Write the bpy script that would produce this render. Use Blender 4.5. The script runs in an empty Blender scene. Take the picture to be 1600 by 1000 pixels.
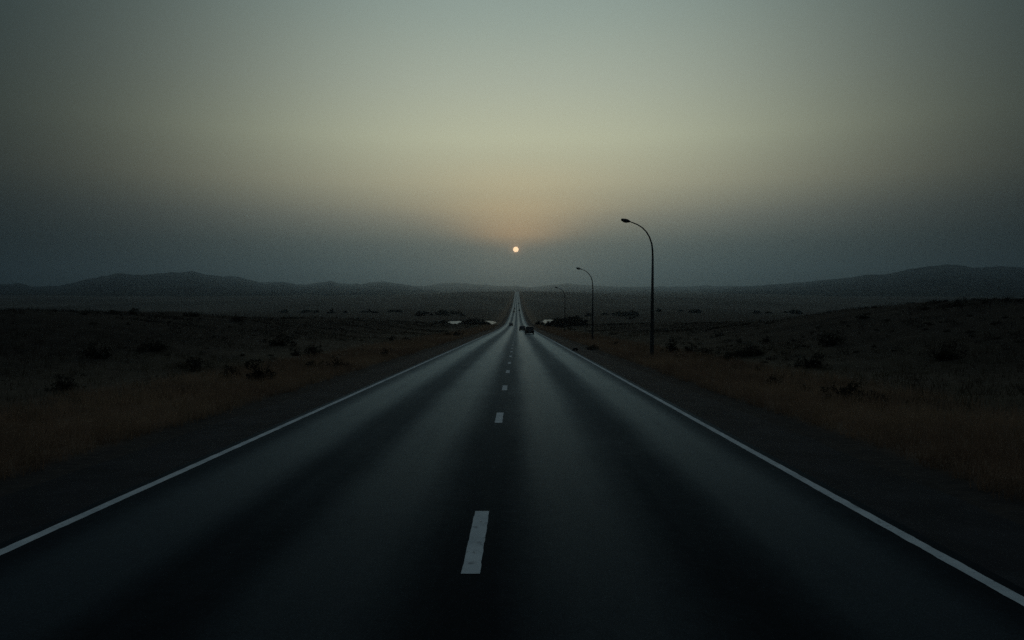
import bpy, bmesh, math, random
import numpy as np
from mathutils import Vector, Matrix

random.seed(7)
rng = np.random.default_rng(7)
SC = bpy.context.scene
COL = SC.collection

# ------------------------------------------------------------------ camera
F_PX, CX, HY = 1100.0, 808.0, 450.0          # focal length and vanishing point, on a 1600 x 1000 frame
CAM = Vector((0.58, 0.0, 2.73))
cam_data = bpy.data.cameras.new('camera')
cam_data.sensor_width = 36.0
cam_data.lens = 36.0 * F_PX / 1600.0
cam_data.clip_start = 0.1
cam_data.clip_end = 60000.0
cam = bpy.data.objects.new('camera', cam_data)
COL.objects.link(cam)
cam.location = CAM
cam.rotation_euler = (math.radians(90.0) - math.atan((500.0 - HY) / F_PX), 0.0, math.atan((CX - 800.0) / F_PX))
SC.camera = cam

# ------------------------------------------------------------------ sun, sky, exposure
SUN_EL = math.atan((HY - 390.0) / F_PX)
SUN_AZ = math.atan((806.0 - CX) / F_PX)       # from +Y towards +X


def s2l(c):
    c = c / 255.0
    return c / 12.92 if c <= 0.04045 else ((c + 0.055) / 1.055) ** 2.4


def lin(r, g, b):
    return (s2l(r), s2l(g), s2l(b), 1.0)


class NT:
    """small helper that writes node trees"""

    def __init__(self, tree):
        self.t = tree
        tree.nodes.clear()

    def n(self, kind, **kw):
        nd = self.t.nodes.new(kind)
        for k, v in kw.items():
            setattr(nd, k, v)
        return nd

    def put(self, sock, v):
        if isinstance(v, bpy.types.NodeSocket):
            self.t.links.new(v, sock)
        else:
            sock.default_value = v

    def math(self, op, a, b=None, c=None, clamp=False):
        nd = self.n('ShaderNodeMath', operation=op, use_clamp=clamp)
        self.put(nd.inputs[0], a)
        if b is not None:
            self.put(nd.inputs[1], b)
        if c is not None:
            self.put(nd.inputs[2], c)
        return nd.outputs[0]

    def remap(self, v, a, b, c=0.0, d=1.0, mode='SMOOTHSTEP'):
        nd = self.n('ShaderNodeMapRange', interpolation_type=mode)
        self.put(nd.inputs[0], v)
        nd.inputs[1].default_value, nd.inputs[2].default_value = a, b
        nd.inputs[3].default_value, nd.inputs[4].default_value = c, d
        return nd.outputs[0]

    def ramp(self, fac, stops, interp='LINEAR'):
        nd = self.n('ShaderNodeValToRGB')
        cr = nd.color_ramp
        cr.interpolation = interp
        while len(cr.elements) < len(stops):
            cr.elements.new(0.5)
        for el, (p, c) in zip(cr.elements, stops):
            el.position = p
            el.color = c
        self.put(nd.inputs[0], fac)
        return nd.outputs[0]

    def mix(self, fac, a, b, blend='MIX'):
        nd = self.n('ShaderNodeMix', data_type='RGBA', blend_type=blend)
        nd.clamp_result = False
        self.put(nd.inputs[0], fac)
        self.put(nd.inputs[6], a)
        self.put(nd.inputs[7], b)
        return nd.outputs[2]

    def noise(self, vec, scale, detail=4.0, rough=0.55, out=0):
        nd = self.n('ShaderNodeTexNoise')
        self.put(nd.inputs['Vector'], vec)
        nd.inputs['Scale'].default_value = scale
        nd.inputs['Detail'].default_value = detail
        nd.inputs['Roughness'].default_value = rough
        return nd.outputs[out]

    def mapping(self, vec, scale):
        nd = self.n('ShaderNodeMapping')
        self.put(nd.inputs[0], vec)
        nd.inputs['Scale'].default_value = scale
        return nd.outputs[0]

    def sep(self, vec):
        nd = self.n('ShaderNodeSeparateXYZ')
        self.put(nd.inputs[0], vec)
        return nd.outputs


world = bpy.data.worlds.new('World')
SC.world = world
world.use_nodes = True
W = NT(world.node_tree)
out = W.n('ShaderNodeOutputWorld')
bg = W.n('ShaderNodeBackground')
W.t.links.new(bg.outputs[0], out.inputs[0])
direction = W.n('ShaderNodeTexCoord').outputs['Generated']
dx, dy, dz = W.sep(direction)
el = W.math('MULTIPLY', W.math('ARCSINE', W.math('MAXIMUM', dz, 0.0)), 180.0 / math.pi)
az = W.math('MULTIPLY', W.math('ARCTAN2', dx, dy), 180.0 / math.pi)
daz = W.math('SUBTRACT', az, math.degrees(SUN_AZ))
gaz = W.math('SUBTRACT', daz, 1.0)
def ramp_over_elevation(stops):
    return W.ramp(W.math('DIVIDE', el, 90.0), [(e / 90.0, tuple(c) + (1.0,)) for e, c in stops])


GLOW = ramp_over_elevation([      # wide pale twilight glow, linear radiance
    (0.0, (0.055, 0.078, 0.074)), (2.0, (0.063, 0.086, 0.079)), (3.6, (0.094, 0.115, 0.102)), (5.7, (0.200, 0.210, 0.172)),
    (8.3, (0.400, 0.390, 0.270)), (11.8, (0.480, 0.498, 0.348)), (16, (0.390, 0.425, 0.332)), (21.3, (0.282, 0.332, 0.282)),
    (30, (0.150, 0.190, 0.180)), (45, (0.050, 0.066, 0.070)), (70, (0.0, 0.0, 0.0))])
adaz = W.math('ABSOLUTE', gaz)
fall = W.math('EXPONENT', W.math('MULTIPLY', W.math('POWER', W.math('DIVIDE', adaz, 25.0), 2.5), -1.0))
WARM = ramp_over_elevation([      # the orange low in front of the sun
    (0.0, (0.0, 0.0, 0.0)), (3.2, (0.004, 0.002, 0.0)), (5.0, (0.060, 0.034, 0.004)), (6.5, (0.105, 0.058, 0.006)),
    (8.3, (0.070, 0.034, 0.0)), (11.8, (0.030, 0.012, 0.0)), (20, (0.0, 0.0, 0.0))])
wfall = W.math('EXPONENT', W.math('MULTIPLY', W.math('MULTIPLY', daz, daz), -1.0 / (2 * 10.5 ** 2)))
CONE = ramp_over_elevation([      # and the narrow cone of it that reaches down to the disc
    (0.0, (0.0, 0.0, 0.0)), (2.5, (0.0, 0.0, 0.0)), (3.2, (0.060, 0.026, 0.004)), (4.3, (0.290, 0.128, 0.016)), (5.7, (0.205, 0.104, 0.016)),
    (7.5, (0.070, 0.036, 0.004)), (10.5, (0.0, 0.0, 0.0))])
cwid = W.remap(el, 2.5, 6.5, 1.5, 4.6, 'LINEAR')
crel = W.math('DIVIDE', daz, cwid)
cfall = W.math('EXPONENT', W.math('MULTIPLY', W.math('MULTIPLY', crel, crel), -0.5))
FLOOR = ramp_over_elevation([     # the rest of the darkening sky
    (0.0, (0.003, 0.0045, 0.0055)), (10, (0.011, 0.019, 0.019)), (20, (0.018, 0.032, 0.034)), (40, (0.056, 0.078, 0.094)), (90, (0.094, 0.126, 0.152))])
sky = W.mix(1.0, W.mix(1.0, GLOW, fall, 'MULTIPLY'), FLOOR, 'ADD')
sky = W.mix(1.0, sky, W.mix(1.0, WARM, wfall, 'MULTIPLY'), 'ADD')
sky = W.mix(1.0, sky, W.mix(1.0, CONE, cfall, 'MULTIPLY'), 'ADD')
# the physical sky adds its own faint share to the twilight
nish = W.n('ShaderNodeTexSky', sky_type='NISHITA')
nish.sun_disc = False
nish.sun_elevation = SUN_EL
nish.sun_rotation = SUN_AZ
nish.dust_density = 4.0
sky = W.mix(1.0, sky, W.mix(1.0, nish.outputs[0], (0.001, 0.001, 0.001, 1), 'MULTIPLY'), 'ADD')
# the sun seen through the dust: a disc and its narrow aureole
sun_dir = Vector((math.sin(SUN_AZ) * math.cos(SUN_EL), math.cos(SUN_AZ) * math.cos(SUN_EL), math.sin(SUN_EL)))
dist = W.n('ShaderNodeVectorMath', operation='DISTANCE')
W.t.links.new(direction, dist.inputs[0])
dist.inputs[1].default_value = sun_dir
ang = W.math('MULTIPLY', dist.outputs['Value'], 180.0 / math.pi)
disc = W.remap(ang, 0.19, 0.245, 1.0, 0.0)
aure = W.math('EXPONENT', W.math('MULTIPLY', W.math('MULTIPLY', ang, ang), -1.0 / (2 * 1.5 ** 2)))
halo = W.math('EXPONENT', W.math('MULTIPLY', ang, -1.0 / 0.22))
sky = W.mix(1.0, sky, W.mix(1.0, aure, (0.022, 0.012, 0.004, 1), 'MULTIPLY'), 'ADD')
sky = W.mix(1.0, sky, W.mix(1.0, halo, (0.55, 0.22, 0.06, 1), 'MULTIPLY'), 'ADD')
sky = W.mix(1.0, sky, W.mix(1.0, disc, (2.7, 1.8, 1.05, 1), 'MULTIPLY'), 'ADD')
W.t.links.new(sky, bg.inputs[0])
bg.inputs[1].default_value = 1.0

sun_data = bpy.data.lights.new('sun_lamp', 'SUN')
sun_data.energy = 0.012
sun_data.angle = math.radians(0.5)
sun_data.color = (1.0, 0.62, 0.34)
sun = bpy.data.objects.new('sun_lamp', sun_data)
COL.objects.link(sun)
sun.rotation_euler = (-sun_dir).to_track_quat('-Z', 'Y').to_euler()

SC.view_settings.view_transform = 'Standard'
SC.view_settings.look = 'None'
SC.view_settings.exposure = 0.0
SC.view_settings.gamma = 1.0
SC.view_settings.use_curve_mapping = False
SC.render.engine = 'CYCLES'
SC.cycles.max_bounces = 6
SC.cycles.diffuse_bounces = 2
SC.cycles.glossy_bounces = 2
SC.cycles.transmission_bounces = 3
SC.cycles.volume_bounces = 1
SC.cycles.transparent_max_bounces = 6
SC.cycles.use_denoising = False
SC.cycles.caustics_reflective = False
SC.cycles.caustics_refractive = False
SC.cycles.sample_clamp_indirect = 2.0

# ------------------------------------------------------------------ small tools


def tag(o, label=None, cat=None, group=None, kind=None):
    if label:
        o['label'] = label
    if cat:
        o['category'] = cat
    if group:
        o['group'] = group
    if kind:
        o['kind'] = kind
    return o


def link(name, me, parent=None, loc=None):
    o = bpy.data.objects.new(name, me)
    COL.objects.link(o)
    if parent:
        o.parent = parent
    if loc is not None:
        o.location = loc
    return o


def mesh_np(name, verts, faces, mat, smooth=False):
    """faces: an (n, 3) or (n, 4) array"""
    verts = np.asarray(verts, dtype=np.float32).reshape(-1, 3)
    faces = np.asarray(faces, dtype=np.int32)
    k = faces.shape[1]
    me = bpy.data.meshes.new(name)
    me.vertices.add(len(verts))
    me.vertices.foreach_set('co', verts.ravel())
    me.loops.add(faces.size)
    me.loops.foreach_set('vertex_index', faces.ravel())
    me.polygons.add(len(faces))
    me.polygons.foreach_set('loop_start', np.arange(0, faces.size, k, dtype=np.int32))
    me.polygons.foreach_set('loop_total', np.full(len(faces), k, dtype=np.int32))
    if smooth:
        me.polygons.foreach_set('use_smooth', np.ones(len(faces), dtype=bool))
    me.update(calc_edges=True)
    me.validate()
    if mat:
        me.materials.append(mat)
    return me


def mesh_bm(name, bm, mat, smooth=False):
    me = bpy.data.meshes.new(name)
    bmesh.ops.recalc_face_normals(bm, faces=bm.faces)
    bm.to_mesh(me)
    bm.free()
    if smooth:
        for p in me.polygons:
            p.use_smooth = True
    me.materials.append(mat)
    return me


def grid_faces(nr, nc):
    i = np.arange(nr - 1)[:, None] * nc + np.arange(nc - 1)[None, :]
    return np.stack([i, i + 1, i + nc + 1, i + nc], -1).reshape(-1, 4)


def bm_box(bm, x0, x1, y0, y1, z0, z1):
    v = [bm.verts.new((x, y, z)) for z in (z0, z1) for y in (y0, y1) for x in (x0, x1)]
    for f in ((0, 2, 3, 1), (4, 5, 7, 6), (0, 1, 5, 4), (2, 6, 7, 3), (0, 4, 6, 2), (1, 3, 7, 5)):
        bm.faces.new([v[i] for i in f])
    return v


def bm_tube(bm, pts, radii, seg=10, cap=True):
    pts = [Vector(p) for p in pts]
    rings = []
    up0 = Vector((0, 1, 0))
    for i, p in enumerate(pts):
        a = pts[max(i - 1, 0)]
        b = pts[min(i + 1, len(pts) - 1)]
        t = (b - a).normalized()
        u = up0 if abs(t.dot(up0)) < 0.95 else Vector((1, 0, 0))
        s = t.cross(u).normalized()
        w = s.cross(t).normalized()
        rings.append([bm.verts.new(p + (s * math.cos(q) + w * math.sin(q)) * radii[i])
                      for q in [2 * math.pi * k / seg for k in range(seg)]])
    for r0, r1 in zip(rings, rings[1:]):
        for k in range(seg):
            bm.faces.new((r0[k], r0[(k + 1) % seg], r1[(k + 1) % seg], r1[k]))
    if cap:
        bm.faces.new(rings[0][::-1])
        bm.faces.new(rings[-1])


def smooth_step(a, b, v):
    t = np.clip((np.asarray(v, dtype=float) - a) / (b - a), 0, 1)
    return t * t * (3 - 2 * t)


_perm = np.random.default_rng(3).random((256, 256))


def vnoise(x, y):
    x = np.asarray(x, dtype=float)
    y = np.asarray(y, dtype=float)
    xi, yi = np.floor(x).astype(int), np.floor(y).astype(int)
    fx, fy = x - xi, y - yi
    fx, fy = fx * fx * (3 - 2 * fx), fy * fy * (3 - 2 * fy)
    g = lambda i, j: _perm[i % 256, j % 256]
    return ((g(xi, yi) * (1 - fx) + g(xi + 1, yi) * fx) * (1 - fy)
            + (g(xi, yi + 1) * (1 - fx) + g(xi + 1, yi + 1) * fx) * fy) * 2 - 1


def fbm(x, y, scale, octaves=4, gain=0.5):
    s, a, t = 0.0, 1.0, 0.0
    for k in range(octaves):
        s = s + a * vnoise(np.asarray(x) / scale * 2 ** k + 17.3 * k, np.asarray(y) / scale * 2 ** k - 9.1 * k)
        t += a
        a *= gain
    return s / t


# ------------------------------------------------------------------ the lie of the land
RZ_Y = np.array([-400, -100, 0, 100, 200, 260, 350, 448, 605, 864, 1210, 1728, 2016, 2150, 2400, 3000, 5000, 12000.])
RZ_Z = np.array([18.8, 4.7, 0, -4.7, -9.4, -12.0, -15.3, -17.6, -19.6, -20.8, -19.3, -13, -9, -8.3, -10, -15, -20, -20.])
_m = np.empty_like(RZ_Y)
_d = np.diff(RZ_Z) / np.diff(RZ_Y)
_m[1:-1] = np.where(_d[:-1] * _d[1:] > 0, 2 * _d[:-1] * _d[1:] / (_d[:-1] + _d[1:] + 1e-12), 0)
_m[0], _m[-1] = _d[0], _d[-1]


def road_z(y):
    y = np.asarray(y, dtype=float)
    i = np.clip(np.searchsorted(RZ_Y, y) - 1, 0, len(RZ_Y) - 2)
    h = RZ_Y[i + 1] - RZ_Y[i]
    t = np.clip((y - RZ_Y[i]) / h, 0, 1)
    return ((2 * t**3 - 3 * t**2 + 1) * RZ_Z[i] + (t**3 - 2 * t**2 + t) * h * _m[i]
            + (-2 * t**3 + 3 * t**2) * RZ_Z[i + 1] + (t**3 - t**2) * h * _m[i + 1])


ROAD_HALF, LINE_X, SHOULDER = 5.75, 5.5, 7.55
WATER_Z = -20.2
PONDS = [(-29.5, 452.0, 17.0, 52.0, 0.0), (27.0, 478.0, 10.5, 34.0, 2.0)]      # centre, radii, phase


def pond_r(p, x, y):
    """1 on the shore line, smaller inside"""
    cx, cy, rx, ry, ph = p
    u, v = (x - cx) / rx, (y - cy) / ry
    th = np.arctan2(v, u)
    wob = 1 + 0.13 * np.sin(3 * th + ph) + 0.08 * np.sin(5 * th + 1.7 * ph + 1) + 0.05 * np.sin(9 * th + ph)
    return np.sqrt(u * u + v * v) / wob


def ground_z(x, y):
    x = np.asarray(x, dtype=float)
    y = np.asarray(y, dtype=float)
    ax = np.abs(x)
    base = road_z(y)
    # the shallow cutting: the land on both sides stands a few metres above the road
    A = np.where(x < 0, 3.55, 5.0 - 2.9 * smooth_step(72, 135, y))
    rise = A * smooth_step(15, 50, ax) * (1 - 0.35 * smooth_step(60, 200, ax)) * (1 - smooth_step(180, 420, y))
    rough = smooth_step(11, 32, ax)
    rise = rise * (1 + 0.28 * rough * fbm(x + 40, y, 34, 3)) + rough * 0.55 * fbm(x, y + 200, 11, 3)
    rise = rise + smooth_step(8, 12, ax) * 0.10 * fbm(x, y, 2.2, 2)
    # the valley floor and the wide plain
    w = smooth_step(60, 520, ax) * smooth_step(330, 800, y)
    plain = -23.5 + 2.0 * fbm(x, y, 420, 3)
    z = (base + rise) * (1 - w) + plain * w
    # a low embankment where the road crosses the wet ground
    emb = smooth_step(330, 400, y) * (1 - smooth_step(600, 760, y)) * smooth_step(8.5, 15, ax) * (1 - smooth_step(90, 200, ax))
    z = z * (1 - emb) + np.minimum(z, WATER_Z + 0.55 + 0.35 * fbm(x, y, 16, 3)) * emb
    for p in PONDS:
        r = pond_r(p, x, y)
        k = 1 - smooth_step(0.96, 1.10, r)
        z = z * (1 - k) + (WATER_Z - 0.6) * k
    # the road bed sits a hand below the asphalt
    bed = 1 - smooth_step(SHOULDER - 0.2, SHOULDER + 1.1, ax)
    return z * (1 - bed) + (base - 0.12) * bed


def ray(px, py):
    """direction of a photograph point, per metre of forward distance"""
    return (px - CX) / F_PX, (HY - py) / F_PX


def at(px, py, zmax=1500.0):
    """where the line of sight through a point of the photograph meets the land"""
    kx, kz = ray(px, py)
    ys = np.concatenate([np.arange(4, 300, 0.25), np.arange(300, zmax, 1.0)])
    gap = (CAM.z + kz * ys) - ground_z(CAM.x + kx * ys, ys)
    hit = np.nonzero(gap <= 0)[0]
    i = hit[0] if len(hit) else int(np.argmin(gap[:1200] / ys[:1200]))
    y = float(ys[i])
    x = CAM.x + kx * y
    return Vector((x, y, float(ground_z(x, y)))), y / F_PX


# ------------------------------------------------------------------ materials


def material(name):
    m = bpy.data.materials.new(name)
    m.use_nodes = True
    t = NT(m.node_tree)
    o = t.n('ShaderNodeOutputMaterial')
    b = t.n('ShaderNodeBsdfPrincipled')
    t.t.links.new(b.outputs[0], o.inputs[0])
    return m, t, b


def plain(name, col, rough=0.6, metal=0.0, spec=0.5, var=0.15, scale=6.0):
    m, t, b = material(name)
    co = t.n('ShaderNodeTexCoord').outputs['Object']
    n = t.noise(co, scale, 3)
    c = t.mix(t.remap(n, 0.3, 0.7), tuple(v * (1 - var) for v in col) + (1,), tuple(v * (1 + var) for v in col) + (1,))
    t.put(b.inputs['Base Color'], c)
    t.put(b.inputs['Roughness'], t.remap(n, 0.25, 0.75, rough * 0.88, min(1, rough * 1.12)))
    b.inputs['Metallic'].default_value = metal
    b.inputs['Specular IOR Level'].default_value = spec
    return m


def bump(t, b, height, strength, distance):
    nd = t.n('ShaderNodeBump')
    nd.inputs['Strength'].default_value = strength
    nd.inputs['Distance'].default_value = distance
    t.put(nd.inputs['Height'], height)
    t.t.links.new(nd.outputs[0], b.inputs['Normal'])


# asphalt: wheel paths are worn smooth and pale, the lane middles and the joint are dark with oil
M_ROAD, t, b = material('asphalt')
co = t.n('ShaderNodeTexCoord').outputs['Object']
rx, ry, rz_ = t.sep(co)
wander = t.noise(t.mapping(co, (0.0, 0.012, 0.0)), 1.0, 2)
xs = t.math('ADD', rx, t.math('MULTIPLY', t.math('SUBTRACT', wander, 0.5), 0.5))
wave = t.math('COSINE', t.math('MULTIPLY', xs, 2 * math.pi / 2.85))
track = t.remap(wave, 1.1, -1.0, 0.0, 1.0)
edge = t.remap(t.math('ABSOLUTE', rx), 4.7, 5.6, 1.0, 0.25)
track = t.math('MULTIPLY', track, edge)
streak = t.noise(t.mapping(co, (2.2, 0.05, 1.0)), 1.0, 4)
grain = t.noise(co, 55.0, 2)
blotch = t.noise(co, 0.35, 4)
k = t.math('ADD', track, t.math('MULTIPLY', t.math('SUBTRACT', streak, 0.5), 0.55))
mottle = t.noise(co, 5.0, 4, 0.7)
k = t.math('ADD', k, t.math('MULTIPLY', t.math('SUBTRACT', mottle, 0.5), 0.5))
k = t.math('ADD', k, t.math('MULTIPLY', t.math('SUBTRACT', blotch, 0.5), 0.45), clamp=True)
c = t.mix(k, (0.009, 0.011, 0.013, 1), (0.026, 0.032, 0.036, 1))
c = t.mix(t.remap(grain, 0.35, 0.7), t.mix(1.0, c, (0.75, 0.75, 0.75, 1), 'MULTIPLY'), t.mix(1.0, c, (1.3, 1.3, 1.3, 1), 'MULTIPLY'))
t.put(b.inputs['Base Color'], c)
b.inputs['Roughness'].default_value = 0.9
b.inputs['Specular IOR Level'].default_value = 0.0
bump(t, b, grain, 0.35, 0.006)
# worn stone shines only at grazing angles, most in the polished wheel paths
gl = t.n('ShaderNodeBsdfGlossy')
gl.inputs['Color'].default_value = (0.72, 0.87, 0.97, 1)
t.put(gl.inputs['Roughness'], t.remap(k, 0.0, 1.0, 0.58, 0.46, 'LINEAR'))
fr = t.n('ShaderNodeFresnel')
fr.inputs['IOR'].default_value = 1.10
mx = t.n('ShaderNodeMixShader')
t.put(mx.inputs[0], t.math('MULTIPLY', fr.outputs[0], t.remap(k, 0.0, 1.0, 0.21, 0.46, 'LINEAR')))
t.t.links.new(b.outputs[0], mx.inputs[1])
t.t.links.new(gl.outputs[0], mx.inputs[2])
t.t.links.new(mx.outputs[0], t.t.nodes['Material Output'].inputs[0])

M_SHOULDER, t, b = material('shoulder_asphalt')
co = t.n('ShaderNodeTexCoord').outputs['Object']
n1 = t.noise(co, 0.8, 5)
n2 = t.noise(co, 45.0, 2)
c = t.mix(t.remap(n1, 0.3, 0.7), (0.013, 0.015, 0.018, 1), (0.027, 0.029, 0.033, 1))
c = t.mix(t.remap(n2, 0.4, 0.75), c, t.mix(1.0, c, (1.5, 1.5, 1.5, 1), 'MULTIPLY'))
t.put(b.inputs['Base Color'], c)
b.inputs['Roughness'].default_value = 0.8
b.inputs['Specular IOR Level'].default_value = 0.05
bump(t, b, n2, 0.5, 0.008)

M_PAINT, t, b = material('road_paint')
co = t.n('ShaderNodeTexCoord').outputs['Object']
n1 = t.noise(co, 9.0, 5, 0.65)
n2 = t.noise(co, 60.0, 2)
wear = t.remap(t.math('ADD', n1, t.math('MULTIPLY', n2, 0.25)), 0.69, 0.92)
c = t.mix(wear, (0.56, 0.60, 0.61, 1), (0.10, 0.11, 0.115, 1))
c = t.mix(t.remap(t.noise(co, 1.6, 3), 0.35, 0.7), c, t.mix(1.0, c, (0.72, 0.74, 0.75, 1), 'MULTIPLY'))
t.put(b.inputs['Base Color'], c)
b.inputs['Roughness'].default_value = 0.8
b.inputs['Specular IOR Level'].default_value = 0.1
bump(t, b, n2, 0.3, 0.003)

M_GROUND, t, b = material('dry_ground')
co = t.n('ShaderNodeTexCoord').outputs['Object']
gx, gy, gz = t.sep(co)
n1 = t.noise(co, 0.035, 6, 0.6)
n2 = t.noise(co, 0.35, 5, 0.6)
n3 = t.noise(co, 3.0, 4)
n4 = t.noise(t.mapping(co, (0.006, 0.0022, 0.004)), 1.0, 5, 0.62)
olive = t.mix(t.remap(n2, 0.35, 0.65), (0.028, 0.024, 0.016, 1), (0.060, 0.050, 0.032, 1))
tan = t.mix(t.remap(n3, 0.3, 0.7), (0.052, 0.040, 0.029, 1), (0.100, 0.080, 0.056, 1))
c = t.mix(t.remap(n1, 0.40, 0.62), olive, tan)
side_vignette = t.math('MULTIPLY', t.remap(t.math('ABSOLUTE', gx), 13.0, 32.0), t.remap(n1, 0.30, 0.52, 0.88, 1.0))  # lens vignette painted into the ground as darker colour away from the road
c = t.mix(side_vignette, c, t.mix(n2, (0.007, 0.0055, 0.004, 1), (0.020, 0.0155, 0.011, 1)))
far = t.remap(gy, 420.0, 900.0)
farc = t.mix(t.remap(n4, 0.36, 0.64), (0.032, 0.034, 0.030, 1), (0.074, 0.071, 0.061, 1))  # dry plain's own colour, lightened to stand in for thin haze
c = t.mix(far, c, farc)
verge = t.remap(t.math('ABSOLUTE', gx), 9.0, 18.0, 1.0, 0.0)
rust = t.mix(t.remap(n2, 0.3, 0.7), (0.13, 0.086, 0.058, 1), (0.22, 0.155, 0.10, 1))
c = t.mix(t.math('MULTIPLY', verge, 0.8), c, rust)
gravel = t.remap(t.math('ABSOLUTE', gx), 8.1, 9.2, 1.0, 0.0)
c = t.mix(gravel, c, t.mix(n3, (0.018, 0.017, 0.017, 1), (0.045, 0.04, 0.036, 1)))
t.put(b.inputs['Base Color'], c)
b.inputs['Roughness'].default_value = 0.95
b.inputs['Specular IOR Level'].default_value = 0.1
bump(t, b, t.math('ADD', n2, t.math('MULTIPLY', n3, 0.3)), 0.6, 0.35)

M_HILL, t, b = material('hill_scrub')
co = t.n('ShaderNodeTexCoord').outputs['Object']
n1 = t.noise(co, 0.004, 7, 0.65)
n2 = t.noise(co, 0.03, 5, 0.6)
c = t.mix(t.remap(n1, 0.36, 0.64), (0.020, 0.020, 0.020, 1), (0.050, 0.045, 0.042, 1))
c = t.mix(t.remap(n2, 0.45, 0.75), c, (0.022, 0.028, 0.026, 1))
hz = t.math('ADD', t.sep(co)[2], t.math('MULTIPLY', t.math('SUBTRACT', n1, 0.5), 70.0))
c = t.mix(t.remap(hz, -34.0, 14.0, 1.0, 0.0), c, (0.048, 0.049, 0.043, 1))
t.put(b.inputs['Base Color'], c)
b.inputs['Roughness'].default_value = 1.0
b.inputs['Specular IOR Level'].default_value = 0.0

M_WATER, t, b = material('still_water')
co = t.n('ShaderNodeTexCoord').outputs['Object']
b.inputs['Base Color'].default_value = (0.02, 0.025, 0.028, 1)
b.inputs['Roughness'].default_value = 0.03
b.inputs['IOR'].default_value = 1.33
b.inputs['Specular IOR Level'].default_value = 0.35
bump(t, b, t.noise(co, 2.5, 3), 0.03, 0.02)


def grass_mat(name, lo, hi, scale, side_vignette=False):
    m, t, b = material(name)
    co = t.n('ShaderNodeTexCoord').outputs['Object']
    n = t.noise(co, scale, 4, 0.6)
    n2 = t.noise(co, scale * 14, 2)
    c = t.mix(t.remap(n, 0.35, 0.65), lo + (1,), hi + (1,))
    c = t.mix(t.remap(n2, 0.3, 0.7), t.mix(1.0, c, (0.65, 0.65, 0.65, 1), 'MULTIPLY'), c)
    if side_vignette:
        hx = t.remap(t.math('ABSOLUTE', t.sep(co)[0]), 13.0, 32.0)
        c = t.mix(t.math('MULTIPLY', hx, t.remap(n, 0.3, 0.55, 0.86, 1.0)), c, (0.012, 0.0092, 0.0064, 1))  # outer grass painted darker to match the vignetted ground
    t.put(b.inputs['Base Color'], c)
    b.inputs['Roughness'].default_value = 0.85
    b.inputs['Specular IOR Level'].default_value = 0.15
    tr = t.n('ShaderNodeBsdfTranslucent')
    t.put(tr.inputs[0], c)
    mx = t.n('ShaderNodeMixShader')
    mx.inputs[0].default_value = 0.35
    t.t.links.new(b.outputs[0], mx.inputs[1])
    t.t.links.new(tr.outputs[0], mx.inputs[2])
    t.t.links.new(mx.outputs[0], t.t.nodes['Material Output'].inputs[0])
    return m


M_VERGE = grass_mat('rusty_grass', (0.25, 0.165, 0.115), (0.38, 0.26, 0.172), 0.12)
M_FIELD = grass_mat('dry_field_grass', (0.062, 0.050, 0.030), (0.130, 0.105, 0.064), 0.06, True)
M_LEAF = grass_mat('shrub_leaf', (0.016, 0.017, 0.012), (0.042, 0.039, 0.025), 1.2)
M_LEAF2 = grass_mat('thicket_leaf', (0.012, 0.015, 0.014), (0.028, 0.031, 0.025), 0.6)
M_BARK = plain('bark', (0.035, 0.028, 0.022), 0.95, spec=0.1)
M_STEEL = plain('lamp_steel', (0.028, 0.029, 0.030), 0.65, 0.0, var=0.25, scale=3)
M_HEAD = plain('lamp_housing', (0.02, 0.021, 0.022), 0.55, var=0.2)
M_LENS = plain('lamp_lens', (0.10, 0.105, 0.10), 0.25)
M_CONC = plain('concrete_footing', (0.12, 0.115, 0.105), 0.9, spec=0.2, scale=14)
M_TYRE = plain('tyre_rubber', (0.012, 0.012, 0.013), 0.8, spec=0.3)
M_RIM = plain('wheel_rim', (0.18, 0.18, 0.19), 0.4, 0.8)
M_GLASS = plain('car_glass', (0.012, 0.014, 0.016), 0.12, var=0.05)
M_TRIM = plain('black_trim', (0.015, 0.015, 0.016), 0.6)
M_RED = plain('tail_lamp_red', (0.10, 0.008, 0.008), 0.2)
M_CLEAR = plain('headlamp_clear', (0.25, 0.26, 0.27), 0.15)
M_PLATE = plain('number_plate', (0.35, 0.35, 0.33), 0.5)

# ------------------------------------------------------------------ ground
gx_pos = list(np.arange(0.0, 70.0, 1.0))
s = 1.0
while gx_pos[-1] < 16000:
    s *= 1.065
    gx_pos.append(gx_pos[-1] + s)
gx_pos = np.array(gx_pos)
GX = np.concatenate([-gx_pos[:0:-1], gx_pos])
gy_pos = list(np.arange(-80.0, 200.0, 1.0))
while gy_pos[-1] < 16000:
    gy_pos.append(gy_pos[-1] + max(1.0, 0.011 * gy_pos[-1] - 1.2))
gy_pos = [-9500, -4000, -1500, -600, -250, -130] + gy_pos
GY = np.array(gy_pos)
XX, YY = np.meshgrid(GX, GY)
ZZ = ground_z(XX, YY)
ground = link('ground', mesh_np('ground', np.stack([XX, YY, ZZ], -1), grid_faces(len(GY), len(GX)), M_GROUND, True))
tag(ground, 'dry scrubland ground on both sides of the road', kind='structure')

# ------------------------------------------------------------------ road, shoulders, painted markings
ST = [-60.0]
while ST[-1] < 2300:
    ST.append(ST[-1] + (1.0 if ST[-1] < 80 else 2.0 if ST[-1] < 400 else 5.0))
ST = np.array(ST)


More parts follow.
